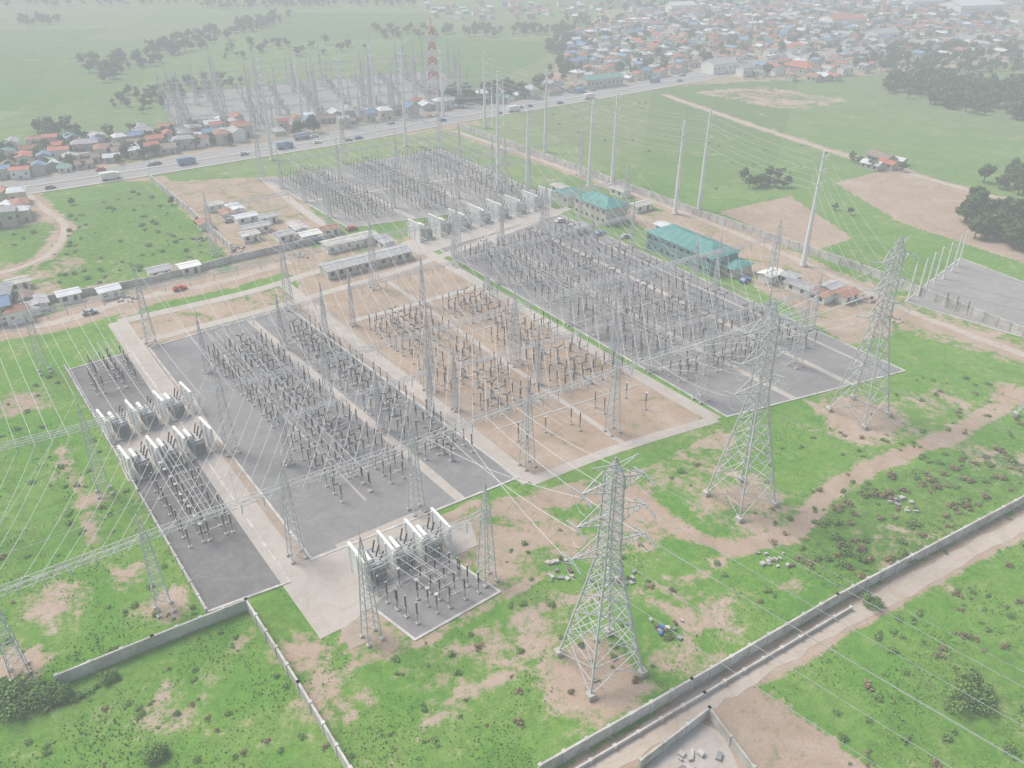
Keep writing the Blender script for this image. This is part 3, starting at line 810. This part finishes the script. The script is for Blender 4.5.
belt('distant_trees',[(100,100),(180,84),(260,80),(190,100),(130,118)],70,.6); belt('distant_trees',[(20,20),(60,18),(60,24),(20,26)],30,.7)
belt('distant_trees',[(30,128),(60,125),(95,135),(40,140)],22,.6)
belt('distant_trees',[(200,2),(420,0),(430,6),(200,10)],130,.8); belt('distant_trees',[(370,30),(540,28),(545,36),(370,40)],80,.7)
belt('distant_trees',[(0,2),(200,-4),(200,4),(0,8)],80,.8); belt('distant_trees',[(200,60),(260,40),(380,48),(300,58)],40,.6)
belt('tree_grove',[(890,78),(1024,88),(1040,125),(960,112),(880,92)],260,.85)
belt('tree_grove',[(955,212),(985,205),(1040,225),(1040,258),(970,240)],60,.85,TN)
belt('tree_grove',[(975,180),(1035,172),(1040,200),(985,190)],26,.75,TN)
belt('tree_grove',[(735,172),(790,178),(800,190),(745,188)],22,.5); belt('tree_grove',[(545,30),(575,25),(580,70),(550,85)],80,.7)
belt('tree_grove',[(560,20),(1000,5),(1024,50),(760,78),(560,85)],800,.65); belt('tree_grove',[(0,150),(240,122),(240,150),(0,184)],100,.6)
belt('tree_grove',[(460,95),(540,85),(550,98),(470,108)],40,.7); belt('tree_grove',[(600,-4),(1024,-8),(1024,6),(600,14)],220,.8)
belt('tree_grove',[(850,46),(1024,50),(1024,75),(850,72)],150,.8)
belt('tree_grove',[(850,160),(900,158),(905,172),(855,170)],8,.5); belt('tree_grove',[(440,100),(470,98),(480,112),(440,116)],14,.8)
for u_,v_,sc in ((314,133,1.1),(300,136,.9),(172,205,.4),(198,226,.4),(835,210,.35),(850,215,.35),(72,205,.35)):
    p=site(u_,v_); put('tree',random.choice(TN),(p[0],p[1],0),U(0,6),sc)
for u_,v_,sc in ((30,700,3.0),(55,695,2.4),(12,712,2.6),(150,757,2.0),(968,690,3.0),(955,705,2.2),(985,712,2.4),(8,700,2.8),(42,708,2.2),(105,680,1.6),(870,605,1.8),(905,560,1.6)):
    p=site(u_,v_); put('bush',random.choice(BB),(p[0],p[1],0),U(0,6),sc)
e=empty('scrub_vegetation')
def scrub(poly,n,s0,s1,dry=.3):
    for x,y in scatter_px(poly,n,0):
        if any(inpoly(np.array([x]),np.array([y]),Q)[0] for Q in EXCL): continue
        put('bush',random.choice(BR if R()<dry else BM),(x,y,0),U(0,6.28),U(s0,s1)*np.array([1,1,.7]),e)
scrub([(770,545),(870,482),(1000,445),(1040,480),(840,598)],110,.4,1.3,.55)
scrub([(0,690),(60,684),(100,690),(60,705),(0,720)],24,.6,1.5,.1)
scrub([(-10,380),(60,375),(200,620),(60,680),(-10,690)],60,.3,.9,.15)
scrub([(420,600),(560,520),(760,560),(800,580),(560,740),(350,760)],70,.25,.9,.3)
scrub([(0,240),(140,187),(222,250),(60,295)],90,.4,1.4,.15)
scrub([(860,640),(1030,540),(1030,768),(800,768)],60,.3,1.0,.4)
scrub([(80,690),(245,620),(340,768),(0,768),(0,730)],40,.25,.7,.3)
scrub([(560,778),(840,610),(1030,505),(1030,525),(620,768)],40,.3,.7,.3)
scrub([(640,480),(840,420),(930,370),(1024,380),(1024,440),(800,540),(650,490)],80,.3,.9,.25)
scrub([(500,120),(670,98),(850,158),(700,205)],40,.4,1.0,.1)
# grass tufts as one mesh
N=34000
u=rng.uniform(-20,1044,N); v=rng.uniform(420,800,N)
a=(u-512)/F;b=(v-384)/F;z=H/(SP+b*CP);gx=z*a;gy=z*(CP-b*SP)
cvr=cover(gx,gy); clump=np.sin(gx*.31+np.sin(gy*.17)*2)+np.sin(gy*.27+np.sin(gx*.13)*2)
keep=(cvr[:,0]<.3+rng.uniform(-.15,.2,N))&(clump>rng.uniform(-1.6,.8,N))
for Q in EXCL: keep&=~inpoly(gx,gy,Q)
gx,gy=gx[keep],gy[keep]; n=len(gx)
cl=clump[keep]; hgt=rng.uniform(.12,.38,n)*(1+.35*cl); wd=rng.uniform(.08,.2,n); th=rng.uniform(0,6.28,n)
vs=np.zeros((n,3,3),np.float32)
vs[:,0,0]=gx-np.cos(th)*wd; vs[:,0,1]=gy-np.sin(th)*wd; vs[:,1,0]=gx+np.cos(th)*wd; vs[:,1,1]=gy+np.sin(th)*wd
vs[:,2,0]=gx+rng.normal(0,.15,n); vs[:,2,1]=gy+rng.normal(0,.15,n); vs[:,2,2]=np.maximum(.05,hgt)
me=bpy.data.meshes.new('grass'); me.vertices.add(n*3); me.vertices.foreach_set('co',vs.ravel()); me.loops.add(n*3)
me.loops.foreach_set('vertex_index',np.arange(n*3,dtype=np.int32)); me.polygons.add(n); me.polygons.foreach_set('loop_start',np.arange(0,n*3,3,dtype=np.int32)); me.update(calc_edges=True)
me.materials.append(M['blade']); put('grass',me)
for px in ((668,628),(622,578),(560,570),(905,505),(775,560),(700,760),(890,320),(865,300),(830,285),(200,240),(240,250),(300,256),(130,300),(50,310)):
    p=site(*px); mb=MB()
    for i in range(12):
        mb.box((U(-3,3),U(-2.5,2.5),U(.15,.4)),(U(.4,1.4),U(.3,1.0),U(.2,.7)),random.choice(['conc','bark','steeld','wallc','blue' if px[0] in(668,622) else 'conc']),U(0,3))
    mb.obj('rubble_pile',None,(p[0],p[1],0))
# ---------------------------------------------------------------- haze: homogeneous air that dims what lies behind it and emits its own glow in place of scattered daylight
SIG=.00105; LH=(.60,.64,.665)
m=bpy.data.materials.new('haze'); m.use_nodes=True; nt=m.node_tree; nt.nodes.clear()
out=nt.nodes.new('ShaderNodeOutputMaterial'); ab=nt.nodes.new('ShaderNodeVolumeAbsorption'); em=nt.nodes.new('ShaderNodeEmission'); ad=nt.nodes.new('ShaderNodeAddShader')
ab.inputs['Color'].default_value=(0,0,0,1); ab.inputs['Density'].default_value=SIG
em.inputs['Color'].default_value=(*LH,1); em.inputs['Strength'].default_value=SIG
nt.links.new(ab.outputs[0],ad.inputs[0]); nt.links.new(em.outputs[0],ad.inputs[1]); nt.links.new(ad.outputs[0],out.inputs['Volume']); M['haze']=m
mb=MB(); mb.box((0,800,60),(7000,7000,140),'haze'); mb.obj('atmosphere_haze')
# ---------------------------------------------------------------- light, camera
el,az=math.radians(52),math.radians(-60)
w=bpy.data.worlds.new('World'); scene.world=w; w.use_nodes=True; nt=w.node_tree
sky=nt.nodes.new('ShaderNodeTexSky'); sky.sky_type='NISHITA'; sky.sun_disc=False; sky.sun_elevation=el; sky.sun_rotation=az
sky.air_density=1.5; sky.dust_density=4; sky.ozone_density=1
nt.links.new(sky.outputs[0],nt.nodes['Background'].inputs[0]); nt.nodes['Background'].inputs[1].default_value=.15
sd=bpy.data.lights.new('sun','SUN'); sd.energy=3.4; sd.angle=math.radians(28); sd.color=(1,.95,.88)
so=bpy.data.objects.new('sun',sd); col.objects.link(so)
d=Vector((math.sin(az)*math.cos(el),math.cos(az)*math.cos(el),math.sin(el))); so.rotation_euler=d.to_track_quat('Z','Y').to_euler(); so.location=(0,0,300)
cd=bpy.data.cameras.new('camera'); cam=bpy.data.objects.new('camera',cd); col.objects.link(cam)
cam.location=(0,0,H); cam.rotation_euler=(math.pi/2-PITCH,0,0); cd.sensor_width=36; cd.lens=F/1024*36; cd.clip_end=20000; cd.clip_start=.5
scene.camera=cam
print('objects',len(bpy.data.objects))
